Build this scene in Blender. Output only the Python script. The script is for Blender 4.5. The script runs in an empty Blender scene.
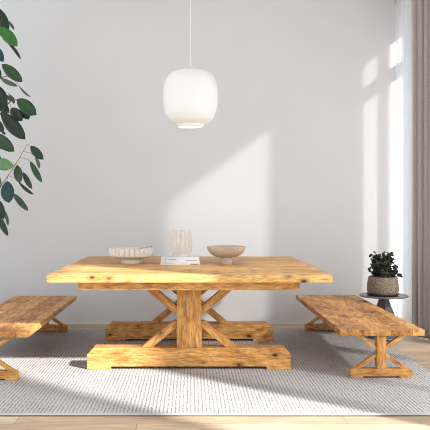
import bpy, bmesh, math, random
from mathutils import Vector, Matrix
random.seed(7)
S = bpy.context.scene
C = S.collection
PI = math.pi

# ------------------------------------------------------------------ helpers
def obj(name, bm, mats, parent=None, loc=None, rot=None, smooth=False, sharp=None):
    me = bpy.data.meshes.new(name)
    bmesh.ops.recalc_face_normals(bm, faces=bm.faces)
    bm.to_mesh(me); bm.free()
    for m in (mats if isinstance(mats, (list, tuple)) else [mats]):
        me.materials.append(m)
    if smooth:
        for p in me.polygons: p.use_smooth = True
        if sharp: me.set_sharp_from_angle(angle=math.radians(sharp))
    o = bpy.data.objects.new(name, me)
    C.objects.link(o)
    if parent: o.parent = parent
    if loc: o.location = loc
    if rot: o.rotation_euler = rot
    return o

def tag(o, label=None, cat=None, group=None, kind=None):
    if label: o['label'] = label
    if cat: o['category'] = cat
    if group: o['group'] = group
    if kind: o['kind'] = kind
    return o

def thing(name, loc, label, cat, group=None, rz=0):
    o = bpy.data.objects.new(name, None); C.objects.link(o)
    o.location = loc; o.rotation_euler = (0, 0, rz)
    o.empty_display_size = .1
    return tag(o, label, cat, group)

def struct(name, bm, m, smooth=False):
    return tag(obj(name, bm, m, smooth=smooth), kind='structure')

def box(bm, x0, x1, y0, y1, z0, z1, bev=0, seg=2):
    r = bmesh.ops.create_cube(bm, size=1)
    vs = r['verts']
    for v in vs:
        v.co = Vector(((x0+x1)/2 + v.co.x*(x1-x0), (y0+y1)/2 + v.co.y*(y1-y0), (z0+z1)/2 + v.co.z*(z1-z0)))
    if bev:
        es = {e for v in vs for e in v.link_edges}
        bmesh.ops.bevel(bm, geom=list(es), offset=bev, segments=seg, affect='EDGES', profile=.6)
    return bm

def boxbm(*a, **k): return box(bmesh.new(), *a, **k)

def prism_xz(pts, y0, y1, bev=0):
    bm = bmesh.new()
    a = [bm.verts.new((x, y0, z)) for x, z in pts]
    b = [bm.verts.new((x, y1, z)) for x, z in pts]
    bm.faces.new(a); bm.faces.new(b[::-1])
    n = len(pts)
    for i in range(n):
        bm.faces.new((a[i], b[i], b[(i+1) % n], a[(i+1) % n]))
    if bev:
        bmesh.ops.bevel(bm, geom=bm.edges[:], offset=bev, segments=2, affect='EDGES', profile=.6)
    return bm

def lathe(bm, prof, n=64, flute=None, cap=True):
    """prof: list of (r, z[, flute_amount]); flute(theta) -> radial factor in -1..1"""
    rings = []
    for p in prof:
        r, z = p[0], p[1]; fa = p[2] if len(p) > 2 else 0
        if r < 1e-6:
            rings.append([bm.verts.new((0, 0, z))]); continue
        ring = []
        for i in range(n):
            t = 2*PI*i/n
            rr = r + (fa*flute(t) if flute else 0)
            ring.append(bm.verts.new((rr*math.cos(t), rr*math.sin(t), z)))
        rings.append(ring)
    for a, b in zip(rings, rings[1:]):
        for i in range(n):
            j = (i+1) % n
            if len(a) == 1 and len(b) == 1: continue
            if len(a) == 1: bm.faces.new((a[0], b[j], b[i]))
            elif len(b) == 1: bm.faces.new((a[i], a[j], b[0]))
            else: bm.faces.new((a[i], a[j], b[j], b[i]))
    return bm

def tube(bm, pts, r, n=8, r1=None):
    pts = [Vector(p) for p in pts]
    prev = None; m = len(pts)
    u = None
    for k, p in enumerate(pts):
        t = (pts[min(k+1, m-1)] - pts[max(k-1, 0)]).normalized()
        if u is None:
            u = t.orthogonal().normalized()
        else:
            u = (u - t*u.dot(t)).normalized()
        w = t.cross(u)
        rr = r if r1 is None else r + (r1-r)*k/(m-1)
        ring = [bm.verts.new(p + rr*(math.cos(2*PI*i/n)*u + math.sin(2*PI*i/n)*w)) for i in range(n)]
        if prev:
            for i in range(n):
                bm.faces.new((prev[i], prev[(i+1) % n], ring[(i+1) % n], ring[i]))
        else:
            bm.faces.new(ring[::-1])
        prev = ring
    bm.faces.new(prev)
    return bm

# ------------------------------------------------------------------ materials
def newmat(name):
    m = bpy.data.materials.new(name); m.use_nodes = True
    nt = m.node_tree
    b = nt.nodes['Principled BSDF']
    return m, nt, b, nt.nodes, nt.links

def math_node(nt, op, a, b=None, c=None):
    n = nt.nodes.new('ShaderNodeMath'); n.operation = op
    for i, v in enumerate((a, b, c)):
        if v is None: continue
        if isinstance(v, (int, float)): n.inputs[i].default_value = v
        else: nt.links.new(v, n.inputs[i])
    return n.outputs[0]

def mix(nt, fac, a, b, mode='MIX'):
    n = nt.nodes.new('ShaderNodeMix'); n.data_type = 'RGBA'; n.blend_type = mode
    for i, v in ((0, fac), (6, a), (7, b)):
        if isinstance(v, (int, float)): n.inputs[i].default_value = v
        elif isinstance(v, tuple): n.inputs[i].default_value = (*v, 1)
        else: nt.links.new(v, n.inputs[i])
    return n.outputs[2]

def ramp(nt, fac, stops, interp='LINEAR'):
    n = nt.nodes.new('ShaderNodeValToRGB'); n.color_ramp.interpolation = interp
    cr = n.color_ramp
    while len(cr.elements) < len(stops): cr.elements.new(.5)
    for e, (p, c) in zip(cr.elements, stops):
        e.position = p; e.color = (*c, 1) if len(c) == 3 else c
    nt.links.new(fac, n.inputs[0])
    return n.outputs[0]

def noise(nt, vec, scale, detail=3, rough=.5, dist=0):
    n = nt.nodes.new('ShaderNodeTexNoise')
    n.inputs['Scale'].default_value = scale; n.inputs['Detail'].default_value = detail
    n.inputs['Roughness'].default_value = rough; n.inputs['Distortion'].default_value = dist
    if vec is not None: nt.links.new(vec, n.inputs['Vector'])
    return n.outputs[0]

def mapping(nt, vec, scale=(1, 1, 1), loc=(0, 0, 0), rot=(0, 0, 0)):
    n = nt.nodes.new('ShaderNodeMapping')
    n.inputs['Scale'].default_value = scale; n.inputs['Location'].default_value = loc
    n.inputs['Rotation'].default_value = rot
    nt.links.new(vec, n.inputs['Vector'])
    return n.outputs[0]

def objcoord(nt):
    return nt.nodes.new('ShaderNodeTexCoord').outputs['Object']

def bump(nt, b, height, strength=.3, dist=.002):
    n = nt.nodes.new('ShaderNodeBump'); n.inputs['Strength'].default_value = strength
    n.inputs['Distance'].default_value = dist
    nt.links.new(height, n.inputs['Height']); nt.links.new(n.outputs[0], b.inputs['Normal'])

def plain(name, col, rough=.6, metal=0, vary=.0, scale=8):
    m, nt, b, N, L = newmat(name)
    b.inputs['Roughness'].default_value = rough; b.inputs['Metallic'].default_value = metal
    v = noise(nt, objcoord(nt), scale, 4)
    lo = tuple(c*(1-vary) for c in col); hi = tuple(min(1, c*(1+vary)) for c in col)
    L.new(ramp(nt, v, [(.3, lo), (.7, hi)]), b.inputs['Base Color'])
    return m

def wood(name, axis, plank=None, plank_axis=None, light=(.76, .43, .140), mid=(.50, .215, .058), dark=(.22, .068, .018), knots=True, soft=0):
    """axis = grain axis 0/1/2 in object space; planks are strips of width plank across plank_axis"""
    m, nt, b, N, L = newmat(name)
    co = objcoord(nt)
    info = N.new('ShaderNodeObjectInfo')
    off = N.new('ShaderNodeCombineXYZ')
    r = info.outputs['Random']
    for i in range(3): L.new(math_node(nt, 'MULTIPLY', r, 3.1 + 4.7*i), off.inputs[i])
    add = N.new('ShaderNodeVectorMath'); add.operation = 'ADD'
    L.new(co, add.inputs[0]); L.new(off.outputs[0], add.inputs[1])
    vec = add.outputs[0]
    tone = None
    if plank:
        sep = N.new('ShaderNodeSeparateXYZ'); L.new(co, sep.inputs[0])
        pa = math_node(nt, 'DIVIDE', math_node(nt, 'ADD', sep.outputs[plank_axis], 20.), plank)
        idx = math_node(nt, 'FLOOR', pa)
        wn = N.new('ShaderNodeTexWhiteNoise'); wn.noise_dimensions = '1D'
        L.new(idx, wn.inputs['W'])
        add2 = N.new('ShaderNodeVectorMath'); add2.operation = 'ADD'
        sc = N.new('ShaderNodeVectorMath'); sc.operation = 'SCALE'; sc.inputs['Scale'].default_value = 7
        L.new(wn.outputs['Color'], sc.inputs[0])
        L.new(vec, add2.inputs[0]); L.new(sc.outputs[0], add2.inputs[1])
        vec = add2.outputs[0]
        tone = wn.outputs['Value']
        fr = math_node(nt, 'FRACT', pa)
        edge = math_node(nt, 'ABSOLUTE', math_node(nt, 'SUBTRACT', fr, .5))
        seam = math_node(nt, 'GREATER_THAN', edge, .5 - .0022/plank)
    s = [9., 9., 9.]; s[axis] = 2.4
    v1 = noise(nt, mapping(nt, vec, s), 2.3, 5, .7, .7)
    s2 = [55., 55., 55.]; s2[axis] = 7.
    v2 = noise(nt, mapping(nt, vec, s2), 1.2, 3, .6)
    s3 = [3., 3., 3.]; s3[axis] = 1.4
    v3 = noise(nt, mapping(nt, vec, s3), 1.6, 2, .5)
    g = math_node(nt, 'ADD', math_node(nt, 'MULTIPLY', v1, .65), math_node(nt, 'MULTIPLY', v2, .35))
    if tone: g = math_node(nt, 'ADD', g, math_node(nt, 'MULTIPLY', math_node(nt, 'SUBTRACT', tone, .5), .13))
    col = ramp(nt, g, [(.36-soft, dark), (.48-soft, mid), (.60, light)])
    v4 = noise(nt, mapping(nt, vec, [c*1.6 for c in s2]), 1.3, 4, .8)
    if knots: col = mix(nt, 1, col, ramp(nt, v4, [(.36, (.62, .55, .50)), (.50, (1, 1, 1)), (.66, (1.18, 1.2, 1.22))]), 'MULTIPLY')
    col = mix(nt, ramp(nt, v3, [(.56, (0, 0, 0)), (.74, (.4, .4, .4))]), col, tuple(c*.55 for c in mid))
    if knots:
        sk = [13., 13., 13.]; sk[axis] = 8.
        vo = N.new('ShaderNodeTexVoronoi'); vo.inputs['Scale'].default_value = 1.
        vo.inputs['Randomness'].default_value = 1
        kd = noise(nt, mapping(nt, vec, (20, 20, 20)), 1, 2)
        mk = mapping(nt, vec, sk)
        av = N.new('ShaderNodeVectorMath'); av.operation = 'ADD'
        scl = N.new('ShaderNodeVectorMath'); scl.operation = 'SCALE'; scl.inputs['Scale'].default_value = .25
        cb = N.new('ShaderNodeCombineXYZ'); L.new(kd, cb.inputs[0]); L.new(kd, cb.inputs[1]); L.new(kd, cb.inputs[2])
        L.new(cb.outputs[0], scl.inputs[0]); L.new(mk, av.inputs[0]); L.new(scl.outputs[0], av.inputs[1])
        L.new(av.outputs[0], vo.inputs['Vector'])
        sz = N.new('ShaderNodeSeparateColor'); L.new(vo.outputs['Color'], sz.inputs[0])
        rad = math_node(nt, 'MULTIPLY', math_node(nt, 'POWER', sz.outputs[0], 1.8), .24)
        q = math_node(nt, 'DIVIDE', vo.outputs['Distance'], math_node(nt, 'ADD', rad, .015))
        core = ramp(nt, q, [(.45, (1, 1, 1)), (1., (0, 0, 0))])
        halo = ramp(nt, math_node(nt, 'MULTIPLY', q, .4), [(.3, (.55, .55, .55)), (1., (0, 0, 0))])
        col = mix(nt, halo, col, tuple(c*.7 for c in dark[:1]) + (dark[1]*1.1, dark[2]))
        col = mix(nt, core, col, (.045, .02, .010))
    if plank: col = mix(nt, math_node(nt, 'MULTIPLY', seam, .55), col, (.10, .04, .012))
    L.new(col, b.inputs['Base Color'])
    b.inputs['Roughness'].default_value = .5
    b.inputs['Specular IOR Level'].default_value = .3
    bump(nt, b, g, .25, .004)
    return m

W_X = wood('oak_grain_along_width', 0, soft=.05)
W_Y = wood('oak_grain_along_length', 1, soft=.05)
W_Z = wood('oak_grain_upright', 2, soft=.05)
W_TOP = wood('oak_planks_table', 0, plank=.168, plank_axis=1, soft=.05, light=(.80, .50, .18), mid=(.58, .29, .09))
W_BENCH = wood('oak_planks_bench', 1, plank=.152, plank_axis=0, soft=.03)

def wallpaint():
    m, nt, b, N, L = newmat('warm_white_plaster')
    v = noise(nt, objcoord(nt), 1.2, 3)
    L.new(ramp(nt, v, [(.3, (.735, .728, .728)), (.7, (.76, .753, .753))]), b.inputs['Base Color'])
    b.inputs['Roughness'].default_value = .9
    bump(nt, b, noise(nt, objcoord(nt), 120, 3), .08, .001)
    return m
WALL = wallpaint()
CEIL = plain('ceiling_white', (.85, .85, .85), .9, vary=.01)
TRIM = plain('window_white', (.8, .8, .8), .5, vary=.01)

def floor_mat():
    m, nt, b, N, L = newmat('light_oak_floorboards')
    co = objcoord(nt)
    br = N.new('ShaderNodeTexBrick')
    br.offset = .37; br.inputs['Scale'].default_value = 1
    br.inputs['Brick Width'].default_value = 1.9; br.inputs['Row Height'].default_value = .155
    br.inputs['Mortar Size'].default_value = .0016; br.inputs['Bias'].default_value = 0
    br.inputs['Color1'].default_value = (.46, .335, .22, 1)
    br.inputs['Color2'].default_value = (.63, .51, .375, 1)
    br.inputs['Mortar'].default_value = (.22, .14, .08, 1)
    L.new(mapping(nt, co, loc=(.3, .05, 0)), br.inputs['Vector'])
    g = noise(nt, mapping(nt, co, (2., 26, 8)), 1.6, 4, .6, 1.2)
    g2 = noise(nt, mapping(nt, co, (1., 5, 2)), 1.1, 3, .6)
    c = mix(nt, 1, br.outputs[0], ramp(nt, g, [(.3, (.72, .68, .64)), (.6, (1.12, 1.12, 1.12))]), 'MULTIPLY')
    c = mix(nt, 1, c, ramp(nt, g2, [(.3, (.80, .78, .75)), (.65, (1.1, 1.1, 1.1))]), 'MULTIPLY')
    L.new(c, b.inputs['Base Color']); b.inputs['Roughness'].default_value = .5
    bump(nt, b, g, .1, .002)
    return m
FLOOR = floor_mat()

def rug_mat():
    m, nt, b, N, L = newmat('woven_wool_rug')
    co = objcoord(nt)
    wob = noise(nt, mapping(nt, co, (14, 12, 1)), 1, 3)
    sep = N.new('ShaderNodeSeparateXYZ'); L.new(co, sep.inputs[0])
    x = math_node(nt, 'ADD', sep.outputs[0], math_node(nt, 'MULTIPLY', wob, .014))
    cx = math_node(nt, 'DIVIDE', math_node(nt, 'ADD', x, 10), .0235)
    row = math_node(nt, 'FLOOR', cx)
    fx = math_node(nt, 'ABSOLUTE', math_node(nt, 'SUBTRACT', math_node(nt, 'FRACT', cx), .5))   # 0 centre of cord .. .5 gap
    yy = math_node(nt, 'ADD', math_node(nt, 'DIVIDE', math_node(nt, 'ADD', sep.outputs[1], 10), .034), math_node(nt, 'MULTIPLY', row, .5))
    fy = math_node(nt, 'ABSOLUTE', math_node(nt, 'SUBTRACT', math_node(nt, 'FRACT', yy), .5))
    gap = math_node(nt, 'MULTIPLY', math_node(nt, 'SUBTRACT', fx, .22), 7.)
    gap.node.use_clamp = True
    brk = math_node(nt, 'SUBTRACT', 1.25, math_node(nt, 'MULTIPLY', fy, 1.9)); brk.node.use_clamp = True
    d = math_node(nt, 'MULTIPLY', gap, brk)
    n2 = noise(nt, mapping(nt, co, (75, 45, 1)), 1, 3, .7)
    n3 = ramp(nt, n2, [(.38, (.12, .12, .12)), (.62, (1, 1, 1))])
    d = math_node(nt, 'MULTIPLY', d, n3)
    big = noise(nt, co, 1.7, 3)
    base = ramp(nt, big, [(.35, (.47, .46, .458)), (.65, (.545, .535, .532))])
    # a plain pale selvedge along the front hem
    hem = math_node(nt, 'LESS_THAN', sep.outputs[1], -1.508 + .032)
    d = math_node(nt, 'MULTIPLY', d, math_node(nt, 'SUBTRACT', 1, math_node(nt, 'MULTIPLY', hem, .9)))
    c = mix(nt, d, base, (.075, .068, .068))
    L.new(c, b.inputs['Base Color']); b.inputs['Roughness'].default_value = .95
    b.inputs['Specular IOR Level'].default_value = .1
    bump(nt, b, math_node(nt, 'SUBTRACT', 1, d), .5, .006)
    return m
RUG = rug_mat()

def cloth(name, col, transl=0, transp=0, sx=260, sz=260):
    m, nt, b, N, L = newmat(name)
    co = objcoord(nt)
    a = noise(nt, mapping(nt, co, (18, 18, 220)), 1, 3, .6)
    c_ = noise(nt, mapping(nt, co, (200, 200, 9)), 1, 3, .6)
    v = math_node(nt, 'MULTIPLY', math_node(nt, 'ADD', a, c_), .5)
    col_s = ramp(nt, v, [(.35, tuple(c*.86 for c in col)), (.65, tuple(min(1, c*1.1) for c in col))])
    L.new(col_s, b.inputs['Base Color']); b.inputs['Roughness'].default_value = .95
    b.inputs['Specular IOR Level'].default_value = .05
    bump(nt, b, v, .3, .002)
    out = N['Material Output']
    sh = b.outputs[0]
    if transl:
        t = N.new('ShaderNodeBsdfTranslucent'); L.new(col_s, t.inputs[0])
        mx = N.new('ShaderNodeMixShader'); mx.inputs[0].default_value = transl
        L.new(sh, mx.inputs[1]); L.new(t.outputs[0], mx.inputs[2]); sh = mx.outputs[0]
    if transp:
        t = N.new('ShaderNodeBsdfTransparent')
        mx = N.new('ShaderNodeMixShader'); mx.inputs[0].default_value = transp
        L.new(sh, mx.inputs[1]); L.new(t.outputs[0], mx.inputs[2]); sh = mx.outputs[0]
    L.new(sh, out.inputs[0])
    return m
GREY_CLOTH = cloth('taupe_linen', (.50, .445, .42), .12)
SHEER = cloth('white_voile', (.96, .96, .96), .6, .17)

STONE = plain('matte_stoneware', (.80, .755, .705), .7, vary=.06, scale=30)
CLAY = plain('greige_stoneware', (.77, .73, .69), .75, vary=.06, scale=30)
PALE_WOOD = wood('pale_turned_wood', 0, light=(.70, .57, .46), mid=(.62, .49, .38), dark=(.54, .41, .31), knots=False)
BEIGE_FOOT = plain('ivory_foot', (.72, .66, .57), .6, vary=.05, scale=20)
BRASS = plain('pale_brass', (.88, .82, .68), .4, .7, vary=.03)
CORD = plain('white_cord', (.85, .85, .84), .6)
METAL = plain('dark_grey_steel', (.20, .20, .21), .42, .55, vary=.08, scale=12)
PAPER = plain('page_edges', (.78, .77, .75), .8, vary=.04, scale=60)
COVER = plain('white_book_cover', (.78, .79, .80), .5, vary=.02)
INK = plain('black_ink', (.02, .02, .022), .5)
INK2 = plain('grey_ink', (.20, .20, .21), .6)
SOIL = plain('dark_soil', (.035, .026, .02), .95, vary=.4, scale=60)
BARK = plain('brown_bark', (.16, .10, .065), .8, vary=.25, scale=40)
TWIG = plain('pinkish_twig', (.46, .30, .20), .7, vary=.1, scale=40)
POTW = plain('white_planter_glaze', (.75, .74, .72), .5, vary=.02)

def glass_opal():
    m, nt, b, N, L = newmat('opal_glass')
    v = noise(nt, objcoord(nt), 3, 2)
    L.new(ramp(nt, v, [(.3, (.93, .93, .93)), (.7, (.95, .95, .95))]), b.inputs['Base Color'])
    b.inputs['Roughness'].default_value = .12
    b.inputs['Specular IOR Level'].default_value = .5
    t = N.new('ShaderNodeBsdfTranslucent'); t.inputs[0].default_value = (.96, .96, .96, 1)
    mx = N.new('ShaderNodeMixShader'); mx.inputs[0].default_value = .25
    L.new(b.outputs[0], mx.inputs[1]); L.new(t.outputs[0], mx.inputs[2])
    L.new(mx.outputs[0], N['Material Output'].inputs[0])
    return m
OPAL = glass_opal()

def leafmat(name, c0, c1, rough=.38):
    m, nt, b, N, L = newmat(name)
    g = N.new('ShaderNodeNewGeometry')
    col = ramp(nt, g.outputs['Random Per Island'], [(0, c0), (1, c1)])
    v = noise(nt, mapping(nt, objcoord(nt), (40, 40, 40)), 1, 3)
    col = mix(nt, 1, col, ramp(nt, v, [(.3, (.75, .75, .75)), (.7, (1.15, 1.15, 1.15))]), 'MULTIPLY')
    L.new(col, b.inputs['Base Color']); b.inputs['Roughness'].default_value = rough
    t = N.new('ShaderNodeBsdfTranslucent'); L.new(mix(nt, .5, col, (.10, .22, .03)), t.inputs[0])
    mx = N.new('ShaderNodeMixShader'); mx.inputs[0].default_value = .15
    L.new(b.outputs[0], mx.inputs[1]); L.new(t.outputs[0], mx.inputs[2])
    L.new(mx.outputs[0], N['Material Output'].inputs[0])
    return m
LEAF_DARK = leafmat('deep_green_leaf', (.007, .024, .009), (.014, .045, .013))
LEAF_MID = leafmat('green_leaf', (.018, .062, .013), (.03, .09, .022))
LEAF_BRIGHT = leafmat('bright_green_leaf', (.03, .16, .014), (.05, .20, .03))
LEAF_PALE = leafmat('pale_leaf_underside', (.10, .16, .085), (.15, .20, .12), .6)
LEAF_TEAL = leafmat('blue_green_leaf', (.010, .050, .052), (.015, .06, .06))
HERB = leafmat('small_dusky_leaf', (.008, .015, .009), (.026, .036, .018), .75)

def basket_mat():
    m, nt, b, N, L = newmat('woven_seagrass')
    co = objcoord(nt)
    sep = N.new('ShaderNodeSeparateXYZ'); L.new(co, sep.inputs[0])
    th = math_node(nt, 'ARCTAN2', sep.outputs[1], sep.outputs[0])
    a = math_node(nt, 'SINE', math_node(nt, 'MULTIPLY', th, 34))
    z = math_node(nt, 'SINE', math_node(nt, 'MULTIPLY', sep.outputs[2], 420))
    w = math_node(nt, 'MULTIPLY', a, z)
    n = noise(nt, co, 50, 3)
    w = math_node(nt, 'ADD', math_node(nt, 'MULTIPLY', w, .35), math_node(nt, 'ADD', n, -.02))
    L.new(ramp(nt, w, [(.15, (.07, .052, .035)), (.5, (.20, .158, .115)), (.85, (.33, .27, .205))]), b.inputs['Base Color'])
    b.inputs['Roughness'].default_value = .9
    bump(nt, b, w, .6, .004)
    return m
BASKET = basket_mat()

# ------------------------------------------------------------------ room
YW = 7.5      # back wall
XR = 2.42     # window wall
ZC = 3.62
FRONT = -.6
XL = -3.4
struct('floor', boxbm(XL, XR+.14, FRONT, YW+.14, -.1, 0), FLOOR)
struct('wall_back', boxbm(XL, XR+.14, YW, YW+.14, 0, ZC), WALL)
struct('ceiling', boxbm(XL, XR+.14, FRONT, YW+.14, ZC, ZC+.1), CEIL)
struct('baseboard_back', boxbm(XL, 2.18, YW-.012, YW, .0, .02), TRIM)
struct('sky_block_front', boxbm(XL, XR+.14, FRONT-.14, FRONT, 0, .95), WALL)  # low wall added behind the camera to keep skylight from under the table
struct('sky_block_left', boxbm(XL-.14, XL, FRONT, YW+.14, 0, .95), WALL)  # low side wall added out of view, blocks sky light near the horizon
# window wall out of view, shaped to place sunlight: openings (y0, y1, z0, z1)
OPEN = [(.2, 3.05, .05, 3.4), (3.15, 3.95, .05, 2.75), (4.0, 5.05, .05, 2.25), (5.15, 6.19, .05, 3.36), (6.90, 7.40, .05, 3.3)]
bm = bmesh.new()
ys = sorted({FRONT, YW} | {v for o in OPEN for v in o[:2]})
for y0, y1 in zip(ys, ys[1:]):
    op = next((o for o in OPEN if o[0] <= y0+1e-6 and o[1] >= y1-1e-6), None)
    if not op: box(bm, XR, XR+.14, y0, y1, 0, ZC)
    else:
        box(bm, XR, XR+.14, y0, y1, op[3], ZC); box(bm, XR, XR+.14, y0, y1, 0, op[2])
struct('wall_right', bm, WALL)
for i, (y0, y1, z0, z1) in enumerate(OPEN):
    w = bmesh.new(); t = .045
    xa, xb = XR+.04, XR+.10
    box(w, xa, xb, y0, y0+t, z0, z1); box(w, xa, xb, y1-t, y1, z0, z1)
    box(w, xa, xb, y0, y1, z1-t, z1); box(w, xa, xb, y0, y1, z0, z0+t)
    if i == 0: box(w, xa, xb, 1.78, 1.94, z0, z1)
    if i == 4:
        box(w, xa, xb, y0, y1, 2.84, 2.97)
        box(w, xa, xb, 7.12, 7.17, z0, z1)
    struct('window_%d' % (i+1), w, TRIM)

# ------------------------------------------------------------------ rug
RX, RY0, RY1 = 1.80, 4.13, 7.146
bm = boxbm(-RX, RX, -1.508, 1.508, 0, .011, bev=.004)
for v in bm.verts: v.co.z = max(v.co.z, .005)
r = obj('area_rug', bm, RUG, loc=(0, (RY0+RY1)/2, 0.0005))
bk = obj('under_sheet', boxbm(-RX, RX, -1.511, 1.511, 0, .0049), plain('dark_rug_sheet', (.06, .055, .05), .9), r)  # thin dark sheet below the rug, shows as a dark line at its edge
tag(bk, 'thin dark sheet edging the rug from below')
tag(r, 'large pale grey woven rug lying under the table and both benches', 'rug')
RZ = .0118   # top of the rug

# ------------------------------------------------------------------ table & benches
def rot_board(name, p0, p1, width, y0, y1, parent, mat=W_X, bev=.003):
    """straight board from p0 to p1 (x,z) with a given width, between y0 and y1; ends cut level"""
    (x0, z0), (x1, z1) = p0, p1
    dx, dz = x1-x0, z1-z0
    L_ = math.hypot(dx, dz); ang = math.atan2(dz, dx)
    # level end cuts: shift each corner along the board axis
    c, s = math.cos(ang), math.sin(ang)
    def at(v, z):   # local u for local v at world z
        return (z - z0 - v*c)/s
    h = width/2
    pts = [(at(-h, z0), -h), (at(-h, z1), -h), (at(h, z1), h), (at(h, z0), h)]
    bm = prism_xz(pts, 0, y1-y0, bev)
    return obj(name, bm, mat, parent, loc=(x0, y0, z0), rot=(0, -ang, 0))

def foot_profile(x0, x1, h, pad, padh, ch, chz):
    return [(x0, 0), (x0+pad, 0), (x0+pad, padh), (x1-pad, padh), (x1-pad, 0), (x1, 0),
            (x1, h-chz), (x1-ch, h), (x0+ch, h), (x0, h-chz)]

# dining table
T = thing('dining_table', (0, 5.94, RZ), 'large honey-coloured wooden dining table with thick plank top and crossed trestle legs on the rug', 'table')
bm = boxbm(-1.012, 1.006, -1.007, 1.012, .706, .760, bev=.004)
bz = -RZ
def tz(z): return z-RZ
for v in bm.verts: v.co.z -= RZ
obj('tabletop', bm, W_TOP, T)
for nm, a in (('apron', (-.80, .785, -.94, -.905)), ('apron', (-.80, .785, .905, .94)), ('apron', (-.80, -.765, -.905, .905)), ('apron', (.75, .785, -.905, .905))):
    a_ = a + (tz(.645), tz(.7055))
    obj(nm, boxbm(*a_, bev=.003), W_X if a[1]-a[0] > 1 else W_Y, T)
for y0 in (5.298, 6.446):
    ly = y0-5.94; dp = .143
    o = obj('foot_beam', prism_xz(foot_profile(-.781, .764, .174-RZ,   .182, .027, .048, .050), 0, dp, .004), W_X, T, loc=(0, ly, 0))
    obj('post', boxbm(-.1, .088, ly+.0, ly+dp, tz(.1745), tz(.7055), bev=.004), W_Z, T)
    # four diagonal braces, butting against the post
    yb0, yb1 = ly+.035, ly+.108
    zc = tz(.409)
    for sx in (-1, 1):
        rot_board('brace', (-.006+sx*.322, tz(.174)), (-.006+sx*.075, tz(.374)), .056, yb0, yb1, T)
        rot_board('brace', (-.006+sx*.075, tz(.433)), (-.006+sx*.400, tz(.706)), .056, yb0, yb1, T)

def make_bench(loc, xs, label):
    """xs: sign: +1 keeps the trestle offset"""
    B = thing('bench', loc, label, 'bench', 'plank benches beside the table')
    W2 = .303
    obj('seat', boxbm(-W2, W2, 0, 2.10, .360-.042-RZ, .360-RZ, bev=.004), W_BENCH, B)
    for ly in (.02, 2.005):
        dp = .062
        obj('foot_beam', prism_xz(foot_profile(-.222, .222, .077-RZ, .088, .0155, .012, .012), 0, dp, .003), W_X, B, loc=(0, ly, 0))
        obj('post', boxbm(-.034, .034, ly, ly+dp, .0775-RZ, .3175-RZ, bev=.003), W_Z, B)
        zc = .197-RZ; sl = .238/.33
        for sx in (-1, 1):
            rot_board('brace', (sx*.175, .077-RZ), (sx*.024, zc-.024*sl), .028, ly+.014, ly+.048, B, bev=.002)
            rot_board('brace', (sx*.024, zc+.024*sl), (sx*.165, .318-RZ), .028, ly+.014, ly+.048, B, bev=.002)
    return B
bR = make_bench((1.376, 5.005, RZ), 1, 'low plank bench on the right of the table, in front of the potted plant')

def copy_tree(o, parent=None):
    c = o.copy(); C.objects.link(c); c.parent = parent
    for ch in [x for x in S.objects if x.parent == o]:
        copy_tree(ch, c)
    return c
bL = copy_tree(bR)
bL.location = (-1.443, 4.93, RZ)
bL['label'] = 'low plank bench on the left of the table, cut off by the picture edge'

# ------------------------------------------------------------------ things on the table
TZ = .7602
# fluted bowl
def fl(n, sharp=1.0):
    return lambda t: abs(math.cos(t*n/2))**sharp*2-1
B1 = thing('fluted_bowl', (-.506, 6.04, TZ), 'wide shallow fluted stoneware bowl on a foot, left on the table', 'bowl')
bm = bmesh.new()
f = fl(26, .7)
lathe(bm, [(0, .040), (.10, .040), (.150, .052), (.178, .062, .003), (.180, .066, .009), (.182, .090, .011), (.182, .120, .011), (.181, .128, .009),
           (.180, .130, .003), (.172, .128, .001), (.170, .10), (.150, .068), (0, .058)], n=260, flute=f)
obj('bowl_body', bm, STONE, B1, smooth=True, sharp=50)
bm = bmesh.new(); lathe(bm, [(0, 0), (.088, 0), (.091, .004), (.086, .036), (.104, .0405), (0, .0405)], n=64)
obj('bowl_foot', bm, STONE, B1, smooth=True, sharp=40)
# spoon in it
SP = bmesh.new()
p0 = Vector((-.10, -.02, .066)); p1 = Vector((.178, .03, .152))
tube(SP, [p0 + (p1-p0)*t + Vector((0, 0, .012*math.sin(t*PI))) for t in [i/8 for i in range(9)]], .007, 8, .011)
for i in range(7):
    pass
bmesh.ops.create_uvsphere(SP, u_segments=16, v_segments=8, radius=1, matrix=Matrix.Translation(p0+Vector((-.015, 0, .004))) @ Matrix.Rotation(-.2, 4, 'Y') @ Matrix.Diagonal((.045, .028, .010, 1)))
sp = obj('wooden_spoon', SP, PALE_WOOD, loc=(-.506, 6.04, TZ), smooth=True)
tag(sp, 'pale wooden spoon resting in the fluted bowl, handle over its rim', 'spoon')

# books
def book(loc, w, d, h, rz, label, marks):
    K = thing('book', loc, label, 'book', 'books under the vase', rz)
    bm = bmesh.new()
    t = .0028
    box(bm, -w/2, w/2, -d/2, d/2, 0, t, .0008)
    box(bm, -w/2, w/2, -d/2, d/2, h-t, h, .0008)
    box(bm, -w/2, w/2, -d/2, -d/2+t, t*.9, h-t*.9)      # spine faces the viewer
    obj('cover', bm, COVER, K)
    obj('page_block', boxbm(-w/2+.005, w/2-.005, -d/2+t, d/2-.005, t, h-t), PAPER, K)
    for (x0, x1, z0, z1, k) in marks:
        obj('spine_print', boxbm(x0, x1, -d/2-.0009, -d/2+.001, z0, z1), (INK, INK2)[k], K)
    return K
BX = (180.3-190)*5.98/700
book((BX, 5.985, TZ), .328, .225, .0305, 0, 'lower white hardback book of the two under the vase',
     [(.085, .150, .0025, .0085, 0), (-.14, -.06, .012, .016, 1), (.01, .06, .013, .016, 1)])
book((BX-.002, 5.99, TZ+.031), .318, .215, .0305, .012, 'upper white hardback book of the two, directly beneath the vase',
     [(-.145, -.135, .013, .018, 1), (-.125, -.118, .010, .018, 1), (.05, .14, .003, .007, 1), (-.10, -.03, .012, .015, 1)])

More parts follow.
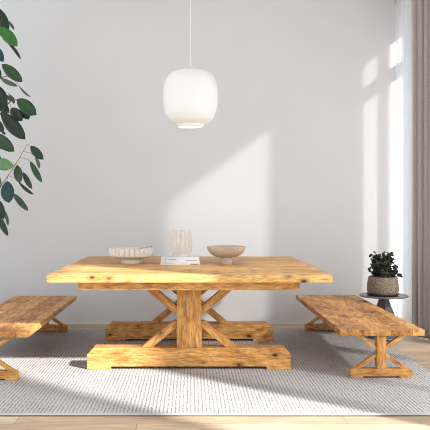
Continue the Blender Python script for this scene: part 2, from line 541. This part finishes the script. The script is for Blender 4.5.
# fluted vase
V = thing('fluted_vase', (-.080, 5.99, TZ+.062), 'greige fluted cylinder vase on a small foot, standing on the stacked books', 'vase')
bm = bmesh.new(); f = fl(14, .8)
lathe(bm, [(0, .034), (.082, .034), (.086, .037, .005), (.087, .045, .007), (.087, .215, .007), (.085, .222, .005), (.081, .223, .002), (.077, .220), (.076, .05), (0, .045)], n=216, flute=f)
obj('vase_body', bm, CLAY, V, smooth=True, sharp=50)
bm = bmesh.new(); lathe(bm, [(0, 0), (.066, 0), (.068, .003), (.068, .0342), (0, .0342)], n=64)
obj('vase_foot', bm, CLAY, V, smooth=True, sharp=40)

# footed wooden bowl
W = thing('footed_bowl', (.311, 6.02, TZ), 'smooth beige wooden bowl on a narrow pedestal foot, right on the table', 'bowl')
bm = bmesh.new()
prof = [(0, .050), (.03, .051)]
for i in range(1, 13):
    a = i/12*PI/2*.94
    prof.append((.03+.136*math.sin(a)**.9, .051+.099*(1-math.cos(a))))
prof += [(.165, .148), (.161, .149), (.157, .146)]
for i in range(11, -1, -1):
    a = i/12*PI/2*.94
    prof.append((max(0, .022+.132*math.sin(a)**.9 if i else 0), .060+.090*(1-math.cos(a))))
lathe(bm, prof, n=72)
obj('bowl_body', bm, PALE_WOOD, W, smooth=True, sharp=60)
bm = bmesh.new(); lathe(bm, [(0, 0), (.050, 0), (.052, .003), (.0515, .050), (.055, .0545), (0, .0545)], n=48)
tag(obj('bowl_foot', bm, BEIGE_FOOT, W, smooth=True, sharp=40), 'ivory coloured foot')

# ------------------------------------------------------------------ pendant lamp
D = 5.94
bl = bpy.data.lights.new('bulb_light', 'POINT'); bo = bpy.data.objects.new('bulb_light', bl); C.objects.link(bo)
bo.location = (.003, D, 1.92+.27); bl.energy = 1.5; bl.color = (1, .97, .93); bl.shadow_soft_size = .05
P = thing('pendant_lamp', (.003, D, 1.92), 'white opal glass pendant lamp hanging from a thin cord over the table', 'lamp')
bm = bmesh.new()
R, H = .233, .455
prof = []
z0, z1 = .020, .487
n = 40
for i in range(n+1):
    a = -PI/2 + PI*i/n
    c_, s_ = math.cos(a), math.sin(a)
    rr = R*abs(c_)**.50
    zz = (z0+z1)/2 + (z1-z0)/2*math.copysign(abs(s_)**.80, s_)
    rr *= 1 - .035*max(0, (zz-(z0+z1)/2)/(z1-z0)*2)*0
    if zz < z0+.002 and rr < .115: continue
    if zz > z1-.0015 and rr < .035: continue
    prof.append((rr, zz))
prof = [p for p in prof if not (p[1] < .2 and p[0] < .118)]
pre = [(.098, .004), (.112, 0), (.117, .006), (.117, .022)]
outer = pre + prof
inner = [(max(r_-.006, .02), z_-.0035 if z_ > .3 else z_+.004) for r_, z_ in reversed(prof)] + [(.108, .026), (.104, .008), (.098, .004)]
lathe(bm, outer + [(.034, z1)] + inner, n=72)
obj('glass_shade', bm, OPAL, P, smooth=True, sharp=55)
bm = bmesh.new()
lathe(bm, [(0, z1-.002), (.060, z1-.001), (.066, z1+.010), (.052, z1+.017), (.018, z1+.021), (.0085, z1+.028), (.0085, z1+.115), (.005, z1+.122), (0, z1+.122)], n=32)
obj('brass_fitting', bm, BRASS, P, smooth=True, sharp=40)
bm = bmesh.new(); tube(bm, [(0, 0, z1+.12), (0, 0, ZC-1.92-.03)], .0042, 10)
obj('cord', bm, CORD, P, smooth=True, sharp=40)
bm = bmesh.new(); lathe(bm, [(0, ZC-1.92-.035), (.05, ZC-1.92-.03), (.055, ZC-1.921), (0, ZC-1.921)], n=32)
obj('ceiling_rose', bm, BRASS, P, smooth=True, sharp=40)

# ------------------------------------------------------------------ side table
X0, Y0 = 1.832, 6.62
ST = thing('side_table', (X0, Y0, RZ-.0), 'small round dark grey metal side table in the corner by the curtain', 'table', rz=.0)
bm = bmesh.new(); lathe(bm, [(0, .389), (.214, .391), (.223, .396), (.225, .401), (.222, .4065), (.214, .406), (0, .406)], n=72)
obj('table_top', bm, METAL, ST, smooth=True, sharp=40)
bm = bmesh.new()
prof = [(.036, .3885), (.036, .37), (.050, .32), (.070, .26), (.090, .20), (.105, .12), (.114, .03), (.115, .012)]
prev = None
for r_, z_ in prof:
    ring = [bm.verts.new((r_*1.25*math.cos(a), r_*1.25*math.sin(a), z_)) for a in (math.radians(d) for d in (-95, -5, 85, 175))]
    if prev:
        for i in range(4): bm.faces.new((prev[i], prev[(i+1) % 4], ring[(i+1) % 4], ring[i]))
    else: bm.faces.new(ring)
    prev = ring
bm.faces.new(prev)
bmesh.ops.bevel(bm, geom=[e for e in bm.edges if not e.is_boundary and abs(e.verts[0].co.z-e.verts[1].co.z) > .005], offset=.003, segments=2, affect='EDGES')
obj('pedestal', bm, METAL, ST)
bm = bmesh.new(); lathe(bm, [(0, 0), (.146, 0), (.148, .006), (.144, .012), (0, .0125)], n=48)
obj('base_plate', bm, METAL, ST, smooth=True, sharp=40)

# ------------------------------------------------------------------ plants
def leaf(bm, base, tip, width, up, fold=.25, droop=.12, mi=0, n=7, egg=.0):
    base, tip = Vector(base), Vector(tip)
    ax = tip-base; L_ = ax.length; ax.normalize()
    up = Vector(up); up = (up - ax*up.dot(ax))
    if up.length < 1e-4: up = ax.orthogonal()
    up.normalize(); side = ax.cross(up)
    rows = []
    for i in range(n+1):
        t = i/n
        w = width/2*(math.sin(PI*min(1, t**(1.12-egg)))**.6) if 0 < t < 1 else 0
        c = base + ax*L_*t + up*(droop*L_*math.sin(PI*t) - 0)
        if w == 0: rows.append([bm.verts.new(c)])
        else: rows.append([bm.verts.new(c - side*w + up*w*fold), bm.verts.new(c - side*w*.5 + up*w*fold*.35), bm.verts.new(c), bm.verts.new(c + side*w*.5 + up*w*fold*.35), bm.verts.new(c + side*w + up*w*fold)])
    fs = []
    for a, b in zip(rows, rows[1:]):
        if len(a) == 1:
            for k in range(4): fs.append(bm.faces.new((a[0], b[k], b[k+1])))
        elif len(b) == 1:
            for k in range(4): fs.append(bm.faces.new((a[k], b[0], a[k+1])))
        else:
            for k in range(4): fs.append(bm.faces.new((a[k], b[k], b[k+1], a[k+1])))
    for f_ in fs: f_.material_index = mi; f_.smooth = True

def leafobj(name, bm, mats, parent):
    me = bpy.data.meshes.new(name); bm.to_mesh(me); bm.free()
    for m in mats: me.materials.append(m)
    for p in me.polygons: p.use_smooth = True
    o = bpy.data.objects.new(name, me); C.objects.link(o); o.parent = parent
    md = o.modifiers.new('thickness', 'SOLIDIFY'); md.thickness = .0012
    return o

# basket plant
PX, PY, PZ = 1.813, 6.58, .4065+RZ
PP = thing('potted_plant', (PX, PY, PZ), 'small bushy dark green plant in a woven basket pot on the side table', 'plant')
bm = bmesh.new()
lathe(bm, [(0, .006), (.118, .006), (.136, .016), (.146, .05), (.146, .085), (.140, .135), (.132, .170), (.130, .178), (.124, .178), (.123, .165), (.119, .10), (.0, .10)], n=72)
obj('basket', bm, BASKET, PP, smooth=True, sharp=60)
bm = bmesh.new(); lathe(bm, [(0, 0), (.134, 0), (.146, .008), (.150, .022), (.144, .0225), (.13, .0185), (0, .0185)], n=48)
tag(obj('black_band', bm, INK, PP, smooth=True, sharp=40), 'black band under the basket')  # black disc, seen as a band below the basket
bm = bmesh.new(); lathe(bm, [(0, .150), (.05, .153), (.118, .146), (.118, .105), (0, .105)], n=32)
obj('soil', bm, SOIL, PP, smooth=True)
rs = random.Random(21)
st = bmesh.new(); lf = bmesh.new()
tips = []
for k in range(56):
    a = rs.uniform(0, 2*PI); rad = rs.uniform(.01, .07)
    b0 = Vector((rad*.7*math.cos(a), rad*.7*math.sin(a), .145))
    hh = rs.uniform(.06, .235)
    sp_ = rs.uniform(.4, 1.)*(.125 - hh*.38)+.015
    tp = Vector((b0.x + sp_*math.cos(a), b0.y + sp_*math.sin(a), .15+hh))
    tips.append((b0, tp))
tips.append((Vector((.05, 0, .145)), Vector((.165, -.03, .185))))
tips.append((Vector((.03, 0, .145)), Vector((.10, -.02, .315))))
tips.append((Vector((-.05, 0, .145)), Vector((-.125, -.03, .235))))
tips.append((Vector((-.02, 0, .145)), Vector((-.06, -.03, .36))))
tips.append((Vector((-.01, 0, .145)), Vector((-.01, -.03, .40))))
tips.append((Vector((.0, 0, .145)), Vector((.05, -.03, .39))))
for b0, tp in tips:
    mid = (b0+tp)/2 + Vector((0, 0, .02))
    pts = [b0, b0*.5+mid*.5+Vector((0, 0, .005)), mid, tp]
    tube(st, pts, .0022, 5, .0012)
    m_ = rs.randint(4, 7)
    for j in range(m_):
        t = .35 + .65*j/(m_-1)
        q = b0.lerp(mid, t*2) if t < .5 else mid.lerp(tp, t*2-1)
        a = rs.uniform(0, 2*PI); e = rs.uniform(-.5, .7)
        d_ = Vector((math.cos(a)*math.cos(e), math.sin(a)*math.cos(e), math.sin(e)))
        L_ = rs.uniform(.038, .058)
        leaf(lf, q, q+d_*L_, L_*rs.uniform(.62, .82), (rs.uniform(-.6, .6), rs.uniform(-1, -.1), rs.uniform(.2, 1)), .2, .1, n=5)
obj('stems', st, BARK, PP, smooth=True)
leafobj('foliage', lf, [HERB], PP)

# tall tree at the left
TX, TY = -2.10, 6.75
TR = thing('rubber_tree', (TX, TY, 0), 'tall leafy indoor tree with drooping oval green leaves at the left picture edge', 'plant')
bm = bmesh.new(); lathe(bm, [(0, 0), (.15, 0), (.16, .01), (.20, .34), (.205, .36), (.19, .362), (.185, .32), (0, .32)], n=48)
obj('planter', bm, POTW, TR, smooth=True, sharp=45)
bm = bmesh.new(); lathe(bm, [(0, .325), (.10, .33), (.184, .325), (.183, .3205), (0, .3205)], n=32)
obj('soil', bm, SOIL, TR, smooth=True)
DT = 6.6
def pt(px, py, d=DT):   # a place among the branches, in the tree's own space
    return Vector(((px-190)*d/700 - TX, d-TY, 1.211-(py-211)*d/700))
bm = bmesh.new()
trunk = [Vector((0, 0, .325)), Vector((.02, .0, .8)), Vector((-.01, .01, 1.4)), Vector((.02, 0, 2.0)), Vector((0, 0, 2.6)), Vector((.02, 0, 3.1))]
tube(bm, trunk, .024, 10, .008)
obj('trunk', bm, BARK, TR, smooth=True)
branches = [
    [Vector((0, 0, 1.25)), pt(-14, 165, 6.65), pt(-3, 192, 6.6), pt(12, 170, 6.5), pt(27, 145, 6.45)],
    [Vector((0, 0, 1.7)), pt(-12, 130, 6.7), pt(2, 112, 6.6), pt(12, 98, 6.55), pt(24, 103, 6.5)],
    [Vector((0, 0, 2.0)), pt(-12, 95, 6.7), pt(-2, 78, 6.6), pt(8, 76, 6.6)],
    [Vector((0, 0, 2.3)), pt(-10, 60, 6.7), pt(-3, 40, 6.6), pt(2, 20, 6.6)],
    [Vector((0, 0, 1.3)), pt(-16, 180, 6.7), pt(-7, 195, 6.6), pt(-1, 218, 6.55)],
    [Vector((0, 0, 2.5)), pt(-15, 20, 6.8), pt(-8, -10, 6.7)],
    [Vector((0, 0, 1.9)), Vector((-.25, .1, 2.1)), Vector((-.45, .05, 2.05))],
    [Vector((0, 0, 2.3)), Vector((-.2, -.15, 2.5)), Vector((-.4, -.25, 2.5))],
    [Vector((0, 0, 1.5)), Vector((-.2, -.1, 1.6)), Vector((-.4, -.2, 1.5))],
]
for k, br in enumerate(branches):
    bm = bmesh.new()
    pts = []
    for a, b in zip(br, br[1:]):
        for s_ in range(4): pts.append(a.lerp(b, s_/4))
    pts.append(br[-1])
    # soften corners
    for _ in range(3): pts = [pts[0]] + [(pts[i-1]+pts[i]*2+pts[i+1])/4 for i in range(1, len(pts)-1)] + [pts[-1]]
    tube(bm, pts, .009, 7, .0035)
    obj('branch', bm, TWIG if k == 0 else BARK, TR, smooth=True)
    br[:] = pts
allp = [p for br in branches for p in br]
lf = bmesh.new()
def petiole(pts, r, n, r1):
    k0 = len(lf.faces); tube(lf, pts, r, n, r1); lf.faces.ensure_lookup_table()
    for f_ in lf.faces[k0:]: f_.material_index = 3
# (x0,y0, x1,y1, width px, material, depth)
LV = [(-2, 8, 9, 30, 7.5, 0, 6.5), (0, 27, 17.5, 46.5, 10.5, 2, 6.45), (4, 39, 21, 60, 2.6, 0, 6.5), (7, 20, 13.5, 30, 2.2, 3, 6.6),
      (-6, 46, 3.5, 62, 8, 4, 6.5), (2, 64, 22.5, 82, 9.5, 1, 6.4), (0, 78, 18, 86, 4, 3, 6.5), (18, 84, 31, 97, 1.8, 3, 6.6),
      (-7, 84, 6.5, 107, 12, 0, 6.55), (17, 99, 36.5, 115, 11.5, 5, 6.4), (11, 108, 22.5, 121, 9.5, 0, 6.5), (22, 106, 29, 119.5, 9, 0, 6.52),
      (-3, 102, 9.5, 113, 8, 0, 6.6), (5, 94, 14, 101, 3, 3, 6.6), (1, 112, 25.5, 139.5, 12, 0, 6.42), (-8, 133, 14.5, 151.5, 11, 1, 6.45),
      (14, 166, -7, 163, 11.5, 6, 6.4), (30.5, 146, 43.5, 159.5, 7.5, 0, 6.45), (30, 161, 42, 182.5, 5.5, 1, 6.5), (35, 156, 39, 169, 2.2, 3, 6.6),
      (17, 165, 20, 183, 8, 7, 6.5), (18, 181, 34, 194.5, 3.4, 1, 6.5), (23, 172, 32, 189, 5, 7, 6.55), (7, 181, 9, 203, 12, 4, 6.4),
      (13, 193, 28.5, 211, 5.5, 7, 6.55), (-4, 198, 4, 219, 8.5, 0, 6.5), (-2, 214, 8, 236, 5.5, 0, 6.45), (2, 207, 8, 226, 1.8, 3, 6.6),
      (0, 128, 6, 134, 3, 0, 6.6), (-4, 20, 5, 38, 7, 0, 6.7), (-8, 118, 4, 132, 8, 0, 6.7), (-6, 170, 1, 188, 6, 3, 6.7),
      (-10, 60, 1, 78, 8, 0, 6.7), (9, 94, 14, 104, 3, 3, 6.7), (-9, 150, 3, 166, 7, 0, 6.7), (-12, 36, -1, 50, 9, 1, 6.6), (3, 148, -8, 152, 3, 3, 6.6)]
rs = random.Random(5)
for (x0, y0, x1, y1, w, mi, d) in LV:
    a = pt(x0, y0, d+.03); b = pt(x1, y1, d - .02)
    ww = w*1.14*d/700
    L_ = (b-a).length
    true_w = min(max(ww, .05), L_*.6)
    # turn the blade about its own axis until it shows the width the photo shows
    roll = math.acos(max(-1, min(1, ww/true_w)))
    ax = (b-a).normalized()
    upv = Vector((0, -1, 0)); upv = (upv-ax*upv.dot(ax)).normalized()
    upv = Matrix.Rotation(roll if rs.random() < .5 else -roll, 3, ax) @ upv
    if abs(upv.z) > 0 and upv.z < 0 and roll > .3: upv = upv
    leaf(lf, a, b, true_w, upv, .16, .05, mi, n=9, egg=.02)
    q = min(allp, key=lambda p: (p-a).length)
    petiole([q, q.lerp(a, .5)+Vector((0, 0, .008)), a], .0022, 5, .0016)
# the rest of the crown, away from the picture edge
for br in branches:
    for k in range(7 if br is not branches[0] else 4):
        q = br[rs.randint(3, len(br)-4)]
        if (q.x+TX)*700/(q.y+TY)+190 > -6: continue
        a_ = rs.uniform(0, 2*PI)
        d_ = Vector((math.cos(a_)*.8, math.sin(a_)*.8, rs.uniform(-.9, .1))).normalized()
        L_ = rs.uniform(.13, .2)
        s0 = q + d_*.04
        e0 = s0+d_*L_
        if (e0.x+TX)*700/(e0.y+TY)+190 > -3: continue
        petiole([q, s0], .0022, 5, .0016)
        leaf(lf, s0, e0, L_*.45, (rs.uniform(-.5, .5), rs.uniform(-1, 0), .8), .16, .06, rs.choice((0, 0, 1, 5)), n=7)
leafobj('foliage', lf, [LEAF_DARK, LEAF_MID, LEAF_BRIGHT, LEAF_PALE, LEAF_TEAL, leafmat('rich_green_leaf', (.012, .075, .012), (.02, .09, .018)),
                        leafmat('light_green_leaf', (.13, .30, .11), (.16, .34, .14)), leafmat('grey_green_leaf', (.05, .085, .045), (.065, .10, .055))], TR)

# ------------------------------------------------------------------ curtains
def curtain(path, z0, z1, folds, amp, seed, thick=.0015):
    """path: list of (x, y); hanging cloth with vertical folds"""
    rs = random.Random(seed)
    P_ = [Vector((x, y)) for x, y in path]
    Ls = [0]
    for a, b in zip(P_, P_[1:]): Ls.append(Ls[-1]+(b-a).length)
    T_ = Ls[-1]
    N_ = folds*14; NZ = 26
    ph = [rs.uniform(-.9, .9) for _ in range(folds+2)]
    am = [rs.uniform(.55, 1.25) for _ in range(folds+2)]
    bm = bmesh.new(); grid = []
    for k in range(NZ+1):
        v = k/NZ; z = z0 + (z1-z0)*v
        row = []
        for i in range(N_+1):
            s = i/N_; L_ = s*T_
            j = max(0, min(len(P_)-2, next((q for q in range(len(Ls)-1) if L_ <= Ls[q+1]), len(P_)-2)))
            f_ = (L_-Ls[j])/(Ls[j+1]-Ls[j])
            p = P_[j].lerp(P_[j+1], f_); t = (P_[j+1]-P_[j]).normalized(); n_ = Vector((-t.y, t.x))
            u = s*folds; q = int(min(u, folds-1e-6)); w = u-q
            a_ = am[q]*(1-w)+am[q+1]*w; h_ = ph[q]*(1-w)+ph[q+1]*w
            wave = math.sin(2*PI*u + h_*1.2 + .35*math.sin(v*3+q))
            wave = math.copysign(abs(wave)**.8, wave)
            o_ = amp*a_*wave*(.8+.35*(1-v))
            sl = amp*.35*math.sin(4*PI*u+1.3*h_)
            row.append(bm.verts.new((p.x+n_.x*o_+t.x*sl, p.y+n_.y*o_+t.y*sl, z)))
        grid.append(row)
    for a, b in zip(grid, grid[1:]):
        for i in range(N_): bm.faces.new((a[i], a[i+1], b[i+1], b[i]))
    return bm

def hang(name, bm, m, label, cat, loc=(0, 0, 0), thick=.002):
    me = bpy.data.meshes.new(name); bm.to_mesh(me); bm.free(); me.materials.append(m)
    for p in me.polygons: p.use_smooth = True
    o = bpy.data.objects.new(name, me); C.objects.link(o)
    if thick: md = o.modifiers.new('thickness', 'SOLIDIFY'); md.thickness = thick
    o.location = loc
    return tag(o, label, cat)
hang('curtain', curtain([(2.145, 6.72), (2.22, 6.62), (2.27, 6.45), (2.30, 6.30)], .012, 3.42, 6, .021, 4), GREY_CLOTH,
     'long taupe grey linen curtain hanging at the right picture edge', 'curtain')
hang('sheer_curtain', curtain([(2.19, 7.47), (2.175, 7.2), (2.165, 6.80)], .012, 3.42, 7, .006, 9), SHEER,
     'thin white translucent curtain between the back wall and the taupe curtain', 'curtain', thick=0)
hang('sheer_curtain', curtain([(2.365, .1), (2.365, 1.86)], .012, 3.42, 12, .014, 29), SHEER,  # added out of view to weaken sun on the front floor
     'added unseen white curtain softening the sun at the near end of the window side', 'curtain', thick=0)
hang('sheer_curtain', curtain([(2.365, 3.08), (2.365, 6.27)], .012, 3.42, 22, .014, 19), SHEER,  # added out of view to dim the sun on table and back wall
     'added unseen wide white curtain softening the sun along the window side', 'curtain', thick=0)
bm = bmesh.new(); tube(bm, [(2.19, 7.495, 3.45), (2.17, 6.8, 3.45), (2.25, 6.55, 3.45), (2.335, 6.1, 3.45), (2.345, .1, 3.45)], .010, 10)
tag(obj('curtain_rail', bm, TRIM, smooth=True), 'white curtain rail above both curtains', 'rail')

# ------------------------------------------------------------------ light
sun = bpy.data.lights.new('sun', 'SUN'); so = bpy.data.objects.new('sun', sun); C.objects.link(so)
sun.energy = 10.2; sun.angle = math.radians(2.4); sun.color = (1, .965, .915)
dirv = Vector((-1.35, 1.13, -1.0))
so.rotation_euler = dirv.to_track_quat('-Z', 'Y').to_euler()
so.location = (6, -2, 6)
w = bpy.data.worlds.new('world'); S.world = w; w.use_nodes = True
nt = w.node_tree; bg = nt.nodes['Background']
bg.inputs[0].default_value = (.82, .905, 1, 1); bg.inputs[1].default_value = 1.6

# ------------------------------------------------------------------ camera
cam = bpy.data.cameras.new('camera'); co = bpy.data.objects.new('camera', cam); C.objects.link(co)
cam.sensor_width = 36; cam.lens = 36*700/430
co.location = (0, 0, 1.211); co.rotation_euler = (PI/2, 0, 0)
cam.shift_x = (215-190)/430; cam.shift_y = -(215-211)/430
cam.clip_end = 100
S.camera = co
S.view_settings.view_transform = 'Standard'; S.view_settings.look = 'None'
S.view_settings.exposure = 0.06; S.view_settings.gamma = 1
S.view_settings.use_curve_mapping = False
S.cycles.filter_width = 1.0
